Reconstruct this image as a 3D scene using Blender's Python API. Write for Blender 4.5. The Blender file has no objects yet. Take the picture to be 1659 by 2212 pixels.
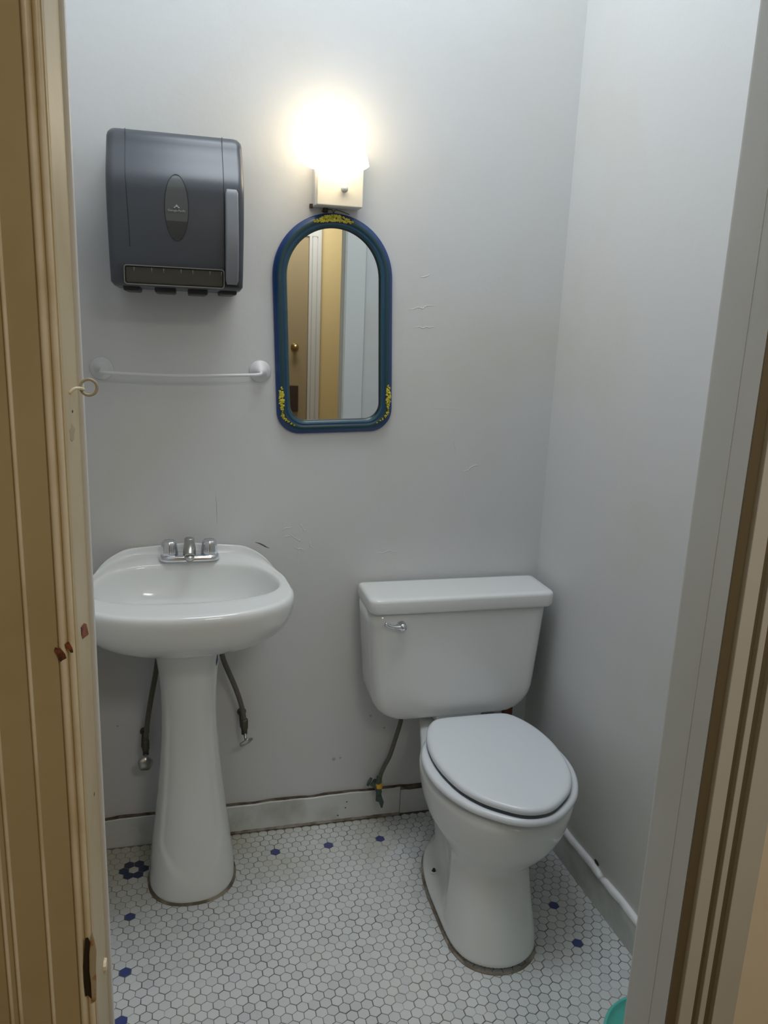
import bpy, bmesh, math, random
from mathutils import Vector, Matrix
random.seed(7)
PI = math.pi
scene = bpy.context.scene
COL = scene.collection

# ------------------------------------------------------------------ camera
cam_d = bpy.data.cameras.new('camera')
cam = bpy.data.objects.new('camera', cam_d)
COL.objects.link(cam)
scene.camera = cam
YAW, PITCH, ROLL = math.radians(14.7261), math.radians(13.3504), math.radians(2.337)
cy_, sy_, cp_, sp_ = math.cos(YAW), math.sin(YAW), math.cos(PITCH), math.sin(PITCH)
fwd = Vector((sy_ * cp_, cy_ * cp_, -sp_)); rgt = Vector((cy_, -sy_, 0)); upv = rgt.cross(fwd)
r2 = math.cos(ROLL) * rgt + math.sin(ROLL) * upv
u2 = -math.sin(ROLL) * rgt + math.cos(ROLL) * upv
M = Matrix(((r2.x, u2.x, -fwd.x), (r2.y, u2.y, -fwd.y), (r2.z, u2.z, -fwd.z))).to_4x4()
M.translation = Vector((-0.2378, -1.9904, 1.5))
cam.matrix_world = M
cam_d.sensor_fit = 'VERTICAL'
cam_d.sensor_height = 24
cam_d.lens = 1691.0 / 2212 * 24
cam_d.clip_start = 0.02

# ------------------------------------------------------------------ world, lights, exposure
w = bpy.data.worlds.new('world'); scene.world = w; w.use_nodes = True
w.node_tree.nodes['Background'].inputs[0].default_value = (0.5, 0.55, 0.6, 1)
w.node_tree.nodes['Background'].inputs[1].default_value = 0.02
vs = scene.view_settings
vs.view_transform = 'Standard'; vs.look = 'None'; vs.gamma = 1; vs.use_curve_mapping = False
vs.exposure = 0.0
scene.cycles.max_bounces = 12
scene.cycles.diffuse_bounces = 8
scene.cycles.sample_clamp_indirect = 4

def area(name, loc, rot, sx, sy, power, col, spread=PI):
    l = bpy.data.lights.new(name, 'AREA'); l.shape = 'RECTANGLE'; l.size = sx; l.size_y = sy
    l.energy = power; l.color = col; l.spread = spread
    o = bpy.data.objects.new(name, l); COL.objects.link(o); o.location = loc; o.rotation_euler = rot
    return o
# daylight falling through the bathroom's ceiling skylight, and the warm hall lamp
area('skylight_daylight', (0.15, -0.40, 3.10), (0, 0, 0), 0.82, 0.77, 13.8, (0.88, 0.945, 1.0))
area('hall_lamp_light', (0.45, -2.45, 2.42), (0, 0, 0), 0.5, 0.5, 11, (1.0, 0.96, 0.90))
LAMP_STRENGTH = 5.5

# ------------------------------------------------------------------ materials
def mat(name, col, rough=0.5, metal=0.0, noise=None, bump=None, spec=0.5, coat=0.0, em=None, trans=0.0, alpha=None):
    m = bpy.data.materials.new(name); m.use_nodes = True
    nt = m.node_tree; b = nt.nodes['Principled BSDF']
    b.inputs['Base Color'].default_value = (*col, 1)
    b.inputs['Roughness'].default_value = rough
    b.inputs['Metallic'].default_value = metal
    b.inputs['Specular IOR Level'].default_value = spec
    b.inputs['Coat Weight'].default_value = coat
    b.inputs['Transmission Weight'].default_value = trans
    if em:
        b.inputs['Emission Color'].default_value = (*em[0], 1); b.inputs['Emission Strength'].default_value = em[1]
    tc = nt.nodes.new('ShaderNodeTexCoord')
    if noise:   # (second colour, scale, low, high)
        n = nt.nodes.new('ShaderNodeTexNoise'); n.inputs['Scale'].default_value = noise[1]; n.inputs['Detail'].default_value = 6
        nt.links.new(tc.outputs['Object'], n.inputs['Vector'])
        r = nt.nodes.new('ShaderNodeMapRange'); r.inputs[1].default_value = noise[2]; r.inputs[2].default_value = noise[3]
        nt.links.new(n.outputs['Fac'], r.inputs[0])
        mx = nt.nodes.new('ShaderNodeMix'); mx.data_type = 'RGBA'
        mx.inputs[6].default_value = (*col, 1); mx.inputs[7].default_value = (*noise[0], 1)
        nt.links.new(r.outputs[0], mx.inputs[0]); nt.links.new(mx.outputs[2], b.inputs['Base Color'])
    if bump:    # list of (scale, strength)
        prev = None
        for sc, st in bump:
            n = nt.nodes.new('ShaderNodeTexNoise'); n.inputs['Scale'].default_value = sc; n.inputs['Detail'].default_value = 4
            nt.links.new(tc.outputs['Object'], n.inputs['Vector'])
            bp = nt.nodes.new('ShaderNodeBump'); bp.inputs['Strength'].default_value = st; bp.inputs['Distance'].default_value = 0.01
            nt.links.new(n.outputs['Fac'], bp.inputs['Height'])
            if prev: nt.links.new(prev.outputs[0], bp.inputs['Normal'])
            prev = bp
        nt.links.new(prev.outputs[0], b.inputs['Normal'])
    return m

M_wall = mat('wall_paint', (0.625, 0.633, 0.636), 0.6, noise=((0.61, 0.60, 0.565), 1.8, 0.46, 0.66), bump=[(5, 0.12), (45, 0.05)])
M_ceil = mat('ceiling_paint', (0.75, 0.76, 0.77), 0.7)
M_base = mat('baseboard_paint', (0.64, 0.66, 0.65), 0.4, noise=((0.36, 0.35, 0.30), 6, 0.5, 0.75), bump=[(25, 0.2)])
M_baseR = mat('marble_baseboard', (0.68, 0.71, 0.69), 0.35, noise=((0.52, 0.54, 0.50), 7, 0.48, 0.62), bump=[(20, 0.15)])
M_cap = mat('baseboard_cap_paint', (0.84, 0.85, 0.86), 0.4, bump=[(30, 0.4)])
M_dirt = mat('grime', (0.07, 0.05, 0.035), 0.9, noise=((0.16, 0.13, 0.095), 30, 0.4, 0.6))
M_grout = mat('grout', (0.13, 0.127, 0.118), 0.9, noise=((0.30, 0.28, 0.23), 5, 0.45, 0.65))
M_porc = mat('porcelain', (0.74, 0.755, 0.745), 0.12, spec=0.5, coat=0.3)
M_seat = mat('seat_plastic', (0.74, 0.77, 0.81), 0.25)
M_chrome = mat('chrome', (0.75, 0.76, 0.80), 0.12, metal=1.0)
M_dullchrome = mat('worn_chrome', (0.50, 0.49, 0.47), 0.3, metal=1.0)
M_hose = mat('braided_grey_hose', (0.16, 0.15, 0.12), 0.5, metal=0.3, bump=[(300, 0.6)])
M_valve = mat('tarnished_brass', (0.12, 0.11, 0.08), 0.5, metal=0.6)
M_green = mat('oxidised_valve', (0.07, 0.10, 0.08), 0.6, metal=0.2)
M_yellow = mat('yellow_tag', (0.75, 0.42, 0.03), 0.5)
M_body = mat('smoky_plastic', (0.045, 0.052, 0.065), 0.34, spec=0.6)
M_cover = mat('smoky_cover_plastic', (0.055, 0.062, 0.072), 0.30, spec=0.6)
M_dark = mat('black_plastic', (0.012, 0.013, 0.014), 0.5)
M_inner = mat('dispenser_inside', (0.035, 0.03, 0.02), 0.6)
M_lever = mat('grey_lever_plastic', (0.19, 0.20, 0.22), 0.35)
M_rim = mat('grey_edge_plastic', (0.16, 0.16, 0.15), 0.4)
M_mark = mat('pale_print', (0.42, 0.43, 0.45), 0.5)
M_blue = mat('blue_frame_paint', (0.014, 0.045, 0.18), 0.35)
M_teal = mat('teal_frame_paint', (0.016, 0.075, 0.105), 0.25)
M_navy = mat('navy_frame_paint', (0.012, 0.045, 0.13), 0.32)
M_fgreen = mat('dark_green_frame_paint', (0.014, 0.055, 0.060), 0.32)
M_lip = mat('dark_frame_lip', (0.004, 0.014, 0.018), 0.3)
M_gold = mat('gilt_ornament', (0.62, 0.54, 0.04), 0.4, noise=((0.30, 0.28, 0.02), 160, 0.5, 0.65))
M_mirror = mat('silvered_glass', (0.84, 0.87, 0.86), 0.015, metal=1.0)
M_fixture = mat('cream_fixture', (0.80, 0.78, 0.70), 0.35)
M_glow = mat('glowing_glass', (0.9, 0.85, 0.75), 0.4, em=((1.0, 0.83, 0.58), LAMP_STRENGTH))
M_white = mat('white_painted_metal', (0.70, 0.71, 0.72), 0.35)
M_tan = mat('tan_cream_paint', (0.58, 0.485, 0.30), 0.42, noise=((0.52, 0.42, 0.24), 5, 0.45, 0.65), bump=[(18, 0.12)])  # tan cream of the left door frame, warmer in hue than the right
M_tanl = mat('pale_cream_paint', (0.80, 0.75, 0.60), 0.35, noise=((0.66, 0.57, 0.38), 9, 0.45, 0.65), bump=[(18, 0.15)])  # paler cream for beads, ribs, paint drip and screw eye shank
M_cream = mat('grey_cream_paint', (0.61, 0.625, 0.605), 0.45, noise=((0.58, 0.595, 0.565), 3, 0.45, 0.65), bump=[(14, 0.1)])
M_groove = mat('dark_paint_groove', (0.16, 0.13, 0.075), 0.6)
M_strip = mat('white_edge_paint', (0.66, 0.67, 0.66), 0.4)
M_yel = mat('yellow_hall_paint', (0.74, 0.59, 0.30), 0.6, bump=[(20, 0.15)])
M_beige = mat('beige_hall_paint', (0.84, 0.78, 0.63), 0.6, bump=[(20, 0.15)])
M_hallfl = mat('hall_floor_wood', (0.16, 0.10, 0.05), 0.4, noise=((0.22, 0.14, 0.07), 4, 0.4, 0.6))
M_wood = mat('bare_splintered_wood', (0.30, 0.085, 0.025), 0.8, noise=((0.07, 0.03, 0.02), 120, 0.45, 0.6))
M_bin = mat('teal_translucent_plastic', (0.02, 0.42, 0.33), 0.25, noise=((0.06, 0.55, 0.45), 40, 0.5, 0.7))
M_paper = mat('bin_liner', (0.35, 0.6, 0.55), 0.5)
M_eye = mat('painted_screw_eye', (0.42, 0.37, 0.28), 0.4)
M_brown = mat('brown_pine', (0.05, 0.03, 0.02), 0.7)

# ------------------------------------------------------------------ mesh helpers
def link(name, bm, m, parent=None, smooth=False, bevel=0, seg=2, sub=0, angle=40):
    me = bpy.data.meshes.new(name)
    bmesh.ops.recalc_face_normals(bm, faces=bm.faces[:])
    bm.to_mesh(me); bm.free()
    mats = m if isinstance(m, (list, tuple)) else [m]
    for k in mats: me.materials.append(k)
    o = bpy.data.objects.new(name, me); COL.objects.link(o)
    if smooth:
        me.polygons.foreach_set('use_smooth', [True] * len(me.polygons))
    if parent: o.parent = parent
    if bevel:
        b = o.modifiers.new('bevel', 'BEVEL'); b.width = bevel; b.segments = seg; b.limit_method = 'ANGLE'; b.angle_limit = math.radians(angle)
        me.polygons.foreach_set('use_smooth', [True] * len(me.polygons))
        wn = o.modifiers.new('wn', 'WEIGHTED_NORMAL'); wn.keep_sharp = True
    if sub:
        s = o.modifiers.new('sub', 'SUBSURF'); s.levels = sub; s.render_levels = sub
    return o

def tag(o, label=None, cat=None, group=None, kind=None):
    if label: o['label'] = label
    if cat: o['category'] = cat
    if group: o['group'] = group
    if kind: o['kind'] = kind
    return o

def thing(name, label, cat, loc=(0, 0, 0), rot=(0, 0, 0), group=None):
    o = bpy.data.objects.new(name, None); COL.objects.link(o); o.location = loc; o.rotation_euler = rot
    o.empty_display_size = 0.05
    return tag(o, label, cat, group)

def box(bm, x0, x1, y0, y1, z0, z1, mi=0):
    v = [bm.verts.new(c) for c in ((x0, y0, z0), (x1, y0, z0), (x1, y1, z0), (x0, y1, z0), (x0, y0, z1), (x1, y0, z1), (x1, y1, z1), (x0, y1, z1))]
    for f in ((0, 3, 2, 1), (4, 5, 6, 7), (0, 1, 5, 4), (1, 2, 6, 5), (2, 3, 7, 6), (3, 0, 4, 7)):
        fc = bm.faces.new([v[i] for i in f]); fc.material_index = mi
    return v

def prism(bm, pts, z0, z1, axis='z', mi=0):
    def P(a, b, c):
        return {'z': (a, b, c), 'y': (a, c, b), 'x': (c, a, b)}[axis]
    lo = [bm.verts.new(P(a, b, z0)) for a, b in pts]; hi = [bm.verts.new(P(a, b, z1)) for a, b in pts]
    n = len(pts)
    for i in range(n):
        f = bm.faces.new((lo[i], lo[(i + 1) % n], hi[(i + 1) % n], hi[i])); f.material_index = mi
    for f in (bm.faces.new(lo[::-1]), bm.faces.new(hi)): f.material_index = mi

def loft(bm, rings, cap0=True, cap1=True, closed=True):
    vr = [[bm.verts.new(p) for p in r] for r in rings]
    n = len(rings[0])
    for a, b in zip(vr, vr[1:]):
        for i in range(n if closed else n - 1):
            j = (i + 1) % n
            bm.faces.new((a[i], a[j], b[j], b[i]))
    if cap0: bm.faces.new(vr[0][::-1])
    if cap1: bm.faces.new(vr[-1])
    return vr

def tube(bm, pts, rad, n=12, caps=True, sub=6):
    P = [Vector(p) for p in pts]
    if sub > 1 and len(P) > 2: P = catmull(P, sub)
    rr = rad if callable(rad) else (lambda t: rad)
    rings = []
    prev = None
    for i, p in enumerate(P):
        t = (P[min(i + 1, len(P) - 1)] - P[max(i - 1, 0)]).normalized()
        if prev is None:
            a = t.orthogonal().normalized()
        else:
            a = (prev - t * prev.dot(t)).normalized()
        prev = a
        b = t.cross(a)
        R_ = rr(i / (len(P) - 1))
        rings.append([p + R_ * (math.cos(2 * PI * k / n) * a + math.sin(2 * PI * k / n) * b) for k in range(n)])
    loft(bm, rings, caps, caps)

def catmull(P, sub, closed=False):
    out = []
    n = len(P)
    rng = range(n) if closed else range(n - 1)
    for i in rng:
        if closed:
            p0, p1, p2, p3 = P[(i - 1) % n], P[i], P[(i + 1) % n], P[(i + 2) % n]
        else:
            p0, p1, p2, p3 = P[max(i - 1, 0)], P[i], P[i + 1], P[min(i + 2, n - 1)]
        for k in range(sub):
            t = k / sub
            out.append(0.5 * ((2 * p1) + (p2 - p0) * t + (2 * p0 - 5 * p1 + 4 * p2 - p3) * t * t + (3 * p1 - p0 - 3 * p2 + p3) * t ** 3))
    if not closed: out.append(P[-1])
    return out

def lathe(bm, prof, c=(0, 0, 0), n=32, axis=(0, 0, 1), mi=0):
    ax = Vector(axis).normalized(); a = ax.orthogonal().normalized(); b = ax.cross(a); c = Vector(c)
    rings = [[c + ax * h + r * (math.cos(2 * PI * k / n) * a + math.sin(2 * PI * k / n) * b) for k in range(n)] for r, h in prof]
    f0 = len(bm.faces)
    loft(bm, rings)
    if mi:
        bm.faces.ensure_lookup_table()
        for f in bm.faces[f0:]: f.material_index = mi

def ss(a, b, x):
    t = max(0, min(1, (x - a) / (b - a))); return t * t * (3 - 2 * t)

def outline(half, n=96, cx=0.0):
    """closed outline from half points (y, halfwidth) running back centre -> front centre on +x side; equal-arc samples"""
    H = [Vector((h, y)) for y, h in half]
    full = H + [Vector((-v.x, v.y)) for v in H[-2:0:-1]]
    C_ = catmull(full, 24, True)
    L = [0]
    for i in range(len(C_)): L.append(L[-1] + (C_[(i + 1) % len(C_)] - C_[i]).length)
    tot = L[-1]; out = []; j = 0
    for k in range(n):
        d = tot * k / n
        while L[j + 1] < d: j += 1
        t = (d - L[j]) / max(1e-9, L[j + 1] - L[j])
        q = C_[j].lerp(C_[(j + 1) % len(C_)], t)
        out.append(Vector((cx + q.x, q.y)))
    return out

# ------------------------------------------------------------------ room dimensions
YB = 0.118                   # back wall face
YF = -1.10                   # room side of front wall
YH = -1.185                  # hall side of front wall
XL = -0.50                   # left wall face
def XR(y): return 0.815 - 0.0314 * y     # right wall face, slightly out of square
ZC = 3.12
JL, JR = -0.344, 0.427       # jamb faces

# floor tiles --------------------------------------------------------
PT = 0.0262; S3 = math.sqrt(3) / 2
blue = {(0, 0), (6, 0), (12, 0), (27, -16), (27, -22), (-15, -8), (-15, -16), (-15, -22), (-15, -28), (27, -34)}
flower = {(-16, 0), (-14, 0), (-15.5, 1), (-14.5, 1), (-15.5, -1), (-14.5, -1)}
def make_floor():
    bm = bmesh.new()
    lay = bm.loops.layers.color.new('tint')
    prism(bm, [(XL - 0.02, YH), (XR(YH) + 0.02, YH), (XR(YB) + 0.02, YB + 0.02), (XL - 0.02, YB + 0.02)], -0.04, -0.0010, mi=1)
    ap = PT / 2 - 0.00075; R_ = ap / S3
    for r in range(-47, 5):
        for q in range(-20, 34):
            cx = q + (0.5 if r % 2 else 0.0); x = cx * PT; y = r * PT * S3
            if x < XL - 0.008 or x > XR(y) + 0.008 or y > YB - 0.004 or y < YF - 0.02: continue
            jx, jy = random.gauss(0, 0.0003), random.gauss(0, 0.0003); rot = random.gauss(0, 0.018)
            rr = R_ * (1 + random.gauss(0, 0.008))
            key = (cx, r)
            mi = 0
            if key in blue: mi = 2
            if key in flower: mi = 3
            t = random.random()
            def ring(s, z):
                return [bm.verts.new((x + jx + rr * s * math.sin(rot + k * PI / 3), y + jy + rr * s * math.cos(rot + k * PI / 3), z)) for k in range(6)]
            a, b = ring(1.0, -0.0009), ring(0.93, 0.0)
            fs = [bm.faces.new(b[::-1])]
            for k in range(6): fs.append(bm.faces.new((a[k], b[k], b[(k + 1) % 6], a[(k + 1) % 6])))
            for f in fs:
                f.material_index = mi
                for l in f.loops: l[lay] = (t, t, t, 1)
    def tile(name, c1, c2, dirt):
        m = mat(name, c1, 0.28)
        nt = m.node_tree; b = nt.nodes['Principled BSDF']
        at = nt.nodes.new('ShaderNodeVertexColor'); at.layer_name = 'tint'
        mx = nt.nodes.new('ShaderNodeMix'); mx.data_type = 'RGBA'; mx.inputs[6].default_value = (*c1, 1); mx.inputs[7].default_value = (*c2, 1)
        nt.links.new(at.outputs['Color'], mx.inputs[0])
        tc = nt.nodes.new('ShaderNodeTexCoord'); sx = nt.nodes.new('ShaderNodeSeparateXYZ'); nt.links.new(tc.outputs['Object'], sx.inputs[0])
        n = nt.nodes.new('ShaderNodeTexNoise'); n.inputs['Scale'].default_value = 5; n.inputs['Detail'].default_value = 5
        nt.links.new(tc.outputs['Object'], n.inputs['Vector'])
        # yellow-brown staining that creeps out from the back wall and the pedestal corner
        def mth(op, a_, b_):
            k = nt.nodes.new('ShaderNodeMath'); k.operation = op
            for i, v in enumerate((a_, b_)):
                if isinstance(v, (int, float)): k.inputs[i].default_value = v
                else: nt.links.new(v, k.inputs[i])
            return k.outputs[0]
        yy = mth('ADD', mth('MULTIPLY', sx.outputs['Y'], 2.2), mth('MULTIPLY', sx.outputs['X'], -0.55))
        fac = mth('ADD', yy, mth('MULTIPLY', mth('SUBTRACT', n.outputs['Fac'], 0.5), 1.6))
        mr = nt.nodes.new('ShaderNodeMapRange'); mr.inputs[1].default_value = -0.30; mr.inputs[2].default_value = 0.35
        nt.links.new(fac, mr.inputs[0])
        m2 = nt.nodes.new('ShaderNodeMix'); m2.data_type = 'RGBA'; m2.inputs[7].default_value = (*dirt, 1)
        nt.links.new(mth('MULTIPLY', mr.outputs[0], 0.75), m2.inputs[0]); nt.links.new(mx.outputs[2], m2.inputs[6])
        nt.links.new(m2.outputs[2], b.inputs['Base Color'])
        return m
    mats = [tile('white_hex_tile', (0.66, 0.68, 0.68), (0.58, 0.60, 0.61), (0.46, 0.44, 0.34)), M_grout,
            tile('blue_hex_tile', (0.055, 0.075, 0.24), (0.05, 0.07, 0.20), (0.06, 0.06, 0.13)),
            tile('navy_hex_tile', (0.03, 0.045, 0.11), (0.03, 0.04, 0.10), (0.035, 0.045, 0.09))]
    o = link('floor', bm, mats); tag(o, kind='structure')
make_floor()

def struct(name, bm, m, **k):
    o = link(name, bm, m, **k); return tag(o, kind='structure')

# walls --------------------------------------------------------------
bm = bmesh.new(); prism(bm, [(XL - 0.1, YB), (0.98, YB), (0.98, YB + 0.1), (XL - 0.1, YB + 0.1)], -0.04, ZC); struct('wall_back', bm, M_wall)
bm = bmesh.new(); prism(bm, [(XL - 0.1, YF), (XL, YF), (XL, YB), (XL - 0.1, YB)], -0.04, ZC); struct('wall_left', bm, M_wall)
bm = bmesh.new(); prism(bm, [(XR(YF), YF), (0.98, YF), (0.98, YB), (XR(YB), YB)], -0.04, ZC); struct('wall_right', bm, M_wall)
bm = bmesh.new()
HW0, HW1 = -1.6, 2.2
zt = 2.04
for x0, x1, z0 in ((HW0, JL - 0.02, -0.04), (JR + 0.02, HW1, -0.04), (JL - 0.02, JR + 0.02, zt)):
    box(bm, x0, x1, YH, YF, z0, ZC)
bm.faces.ensure_lookup_table()
for f in bm.faces:
    if abs(f.calc_center_median().y - YH) < 1e-4: f.material_index = 1
struct('wall_front', bm, [M_wall, M_beige])
bm = bmesh.new()       # ceiling with a skylight opening
sx0, sx1, sy0, sy1 = -0.27, 0.57, -0.80, -0.01
box(bm, XL - 0.1, sx0, YF - 0.1, YB + 0.1, ZC, ZC + 0.08); box(bm, sx1, 0.98, YF - 0.1, YB + 0.1, ZC, ZC + 0.08)
box(bm, sx0, sx1, sy1, YB + 0.1, ZC, ZC + 0.08); box(bm, sx0, sx1, YF - 0.1, sy0, ZC, ZC + 0.08)
struct('ceiling', bm, M_ceil)
bm = bmesh.new(); box(bm, sx0, sx1, sy0, sy1, ZC + 0.055, ZC + 0.065)
wo = struct('window_1', bm, mat('skylight_glass', (0.8, 0.85, 0.9), 0.3, em=((0.8, 0.9, 1.0), 1.0)))

# raised paint wrinkles, hairline cracks and scuffs on the plaster
wb = bpy.data.objects['wall_back']; wr = bpy.data.objects['wall_right']
def wrinkle(name, pts, r, m, parent, flat=0.35):
    b_ = bmesh.new()
    tube(b_, [(x, YB + 0.0002, z) for x, z in pts], lambda t: r * (0.35 + 0.65 * math.sin(PI * min(max(t, 0.02), 0.98))), 6, sub=3)
    for v in b_.verts: v.co.y = YB + 0.0002 + (v.co.y - YB - 0.0002) * flat
    return link(name, b_, m, parent, smooth=True)
rw = random.Random(12)
def wig(x0, z0, x1, z1, n, j):
    return [(x0 + (x1 - x0) * i / n + rw.uniform(-j, j), z0 + (z1 - z0) * i / n + rw.uniform(-j, j)) for i in range(n + 1)]
M_wsh = mat('wall_crack', (0.42, 0.42, 0.42), 0.7)
for a in ((0.02, 0.935, 0.055, 0.945, 6, 0.004), (0.045, 0.925, 0.085, 0.90, 6, 0.005), (0.03, 0.915, 0.05, 0.925, 4, 0.004), (0.075, 0.955, 0.095, 0.925, 5, 0.004), (0.10, 0.90, 0.115, 0.88, 4, 0.004), (0.06, 0.885, 0.095, 0.875, 5, 0.004), (0.30, 0.86, 0.36, 0.865, 8, 0.003), (0.55, 1.10, 0.60, 1.12, 6, 0.004), (0.36, 1.545, 0.44, 1.56, 8, 0.003), (0.38, 1.50, 0.44, 1.50, 7, 0.003), (0.39, 1.63, 0.42, 1.64, 4, 0.003)):
    wrinkle('paint_wrinkle', wig(*a), 0.0016, M_wall, wb, 0.6)
wrinkle('hairline_crack', wig(0.36, 1.282, 0.60, 1.275, 16, 0.0015), 0.0007, M_wsh, wb)
wrinkle('hairline_crack', wig(0.508, 1.24, 0.530, 1.10, 10, 0.004), 0.0007, M_wsh, wb)
wrinkle('hairline_crack', wig(-0.155, 1.052, -0.151, 0.945, 8, 0.0012), 0.0011, M_wsh, wb)
wrinkle('wall_scuff', wig(-0.048, 0.905, -0.010, 0.885, 6, 0.001), 0.0022, M_dirt, wb)
for x, z, r in ((0.345, 0.30, 0.004), (0.19, 0.21, 0.006), (0.21, 0.212, 0.004), (-0.43, 0.38, 0.003), (0.30, 0.345, 0.004)):
    b_ = bmesh.new(); lathe(b_, [(0.0001, 0), (r, 0.0002), (r * 0.6, 0.0004), (0.0001, 0.0004)], (x, YB, z), 10, (0, -1, 0)); link('wall_scuff', b_, mat('scuff', (0.44, 0.43, 0.41), 0.7), wb)
b_ = bmesh.new(); y_ = -0.46; z_ = 1.45
lathe(b_, [(0.0001, 0), (0.0022, 0.0006), (0.0001, 0.0012)], (XR(-0.62), -0.62, 1.555), 8, (-1, 0, 0)); link('wall_chip', b_, M_wsh, wr)

# baseboards --------------------------------------------------------
def wob(x, k): return 0.0012 * math.sin(x * 31 + k) + 0.0008 * math.sin(x * 73 + 2 * k)
bm = bmesh.new()
N = 40; rings = []
for i in range(N + 1):
    x = XL + (0.402 - XL) * i / N
    h = 0.0915 + wob(x, 1) + 0.004 * (i / N)
    y = 0.1055 + 0.0006 * math.sin(x * 12)
    rings.append([(x, YB, 0), (x, y, 0), (x, y, h - 0.003), (x, y + 0.002, h), (x, YB, h)])
loft(bm, rings); bb = struct('baseboard_back', bm, M_base)
bm = bmesh.new(); box(bm, 0.4045, XR(YB) - 0.002, 0.109, YB, 0, 0.083); link('baseboard_piece', bm, M_base, bb, bevel=0.002)
bm = bmesh.new(); rings = []
for i in range(61):
    x = XL + (0.402 - XL) * i / 60
    t = 0.0013 + 0.0009 * math.sin(x * 41) + random.random() * 0.0010 + 0.0012 * ss(0.0, -0.4, x)
    h = 0.0915 + wob(x, 1) + 0.004 * (i / 60)
    rings.append([(x, YB, h - 0.001), (x, 0.108, h - 0.001), (x, 0.110, h + t), (x, YB, h + t + 0.001)])
for i in range(1, 15):
    x = 0.402 + (0.80 - 0.402) * i / 14; h = 0.0835 + 0.001 * random.random()
    rings.append([(x, YB, h - 0.001), (x, 0.1085, h - 0.001), (x, 0.1085, h + 0.010), (x, YB, h + 0.012)])
loft(bm, rings); link('grime_line', bm, M_dirt, bb)
bm = bmesh.new(); rings = []
for i in range(50):
    x = -0.125 + (0.402 + 0.125) * i / 49; t = random.random() * 0.0015
    rings.append([(x, 0.1056, 0.001), (x, 0.1015 - t * 0.8, 0.0005), (x, 0.1005 - t, 0.004 + t), (x, 0.1056, 0.0085 + t)])
loft(bm, rings); link('floor_bead', bm, M_dirt and mat('dirty_caulk', (0.28, 0.25, 0.21), 0.8, noise=((0.12, 0.09, 0.065), 18, 0.42, 0.58)), bb)
bm = bmesh.new()
for x, z in ((0.232, 0.066), (0.228, 0.046), (0.205, 0.022), (-0.105, 0.072)):
    lathe(bm, [(0.0001, 0), (0.0022, 0.0003), (0.0001, 0.0006)], (x, 0.1055, z), 8, (0, -1, 0))
link('nail_hole', bm, M_dark, bb)
# right-hand marble baseboard with a rounded cap
bm = bmesh.new(); rings = []
y0, y1 = YB, YF
for i in range(40):
    y = y0 + (y1 - y0) * i / 39; f = XR(y) - 0.012
    rings.append([(XR(y), y, 0), (f, y, 0), (f, y, 0.088), (XR(y), y, 0.088)])
loft(bm, rings); br = struct('baseboard_right', bm, M_baseR)
bm = bmesh.new()
segs = [(0.10, -0.395), (-0.398, -0.80), (-0.803, -1.10)]
for a, b in segs:
    rings = []
    for i in range(24):
        y = a + (b - a) * i / 23; f = XR(y) - 0.013 + 0.0016 * math.sin(y * 60) * math.sin(y * 23)
        hh = 0.0165 + 0.0015 * math.sin(y * 37 + 1)
        e = 0.6 if i in (0, 23) else 1
        pr = [(XR(y) + 0.001, 0.0875), (f, 0.0875), (f - 0.002 * e, 0.092), (f + 0.001, 0.0875 + hh * 0.7 * e), (f + 0.005, 0.0875 + hh * e), (XR(y) + 0.001, 0.0875 + hh * e)]
        rings.append([(px, y, pz) for px, pz in pr])
    loft(bm, rings)
link('baseboard_cap', bm, M_cap, br, smooth=True)
bm = bmesh.new()
lathe(bm, [(0.0001, 0), (0.004, 0.001), (0.006, 0.0015), (0.0001, 0.002)], (XR(-0.36), -0.36, 0.112), 9, (-1, 0, 0))
for v in bm.verts: v.co.y = -0.36 + (v.co.y + 0.36) * 2.2
link('wall_chip', bm, M_dark, br)

# door frame --------------------------------------------------------
# left casing: jamb, two beads, broad flat and raised ribs (plan-view profile extruded upwards)
def arcpts(cx, y, r, n=5, ry=None):
    ry = ry or r
    return [(cx + r * math.cos(PI * k / n), y - ry * math.sin(PI * k / n)) for k in range(0, n + 1)]
yc = YH - 0.0
pts = [(JL, YF), (JL, -1.192), (JL - 0.001, -1.196)]
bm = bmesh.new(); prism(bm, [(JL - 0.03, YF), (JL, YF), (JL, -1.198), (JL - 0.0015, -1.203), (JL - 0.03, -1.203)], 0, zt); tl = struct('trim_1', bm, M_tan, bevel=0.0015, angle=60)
def bead(name, cx, r, y, m, parent, ry=None, z1=zt + 0.0):
    b_ = bmesh.new(); prism(b_, arcpts(cx, y, r, 8, ry) , 0, z1); return link(name, b_, m, parent, smooth=False, bevel=0.0004)
bm = bmesh.new(); prism(bm, [(-0.3625, -1.2035), (-0.3625, -1.209), (-0.452, -1.209), (-0.452, YH), (-0.3625, YH)][::-1], 0, zt + 0.1); link('casing_flat', bm, mat('shaded_brown_cream_paint', (0.50, 0.42, 0.245), 0.42, noise=((0.45, 0.37, 0.205), 6, 0.45, 0.65), bump=[(15, 0.12)]), tl)  # darker copy of the jamb paint, shade put into the colour
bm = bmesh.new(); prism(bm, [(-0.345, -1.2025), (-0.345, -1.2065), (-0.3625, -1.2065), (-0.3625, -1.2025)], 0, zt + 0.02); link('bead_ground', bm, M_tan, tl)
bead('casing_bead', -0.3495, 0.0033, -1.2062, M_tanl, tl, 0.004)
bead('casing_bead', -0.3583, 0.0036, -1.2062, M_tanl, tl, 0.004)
for cx in (-0.3895, -0.4225, -0.4315): bead('casing_rib', cx, 0.0021, -1.209, M_tanl, tl, 0.003, zt + 0.1)
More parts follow.
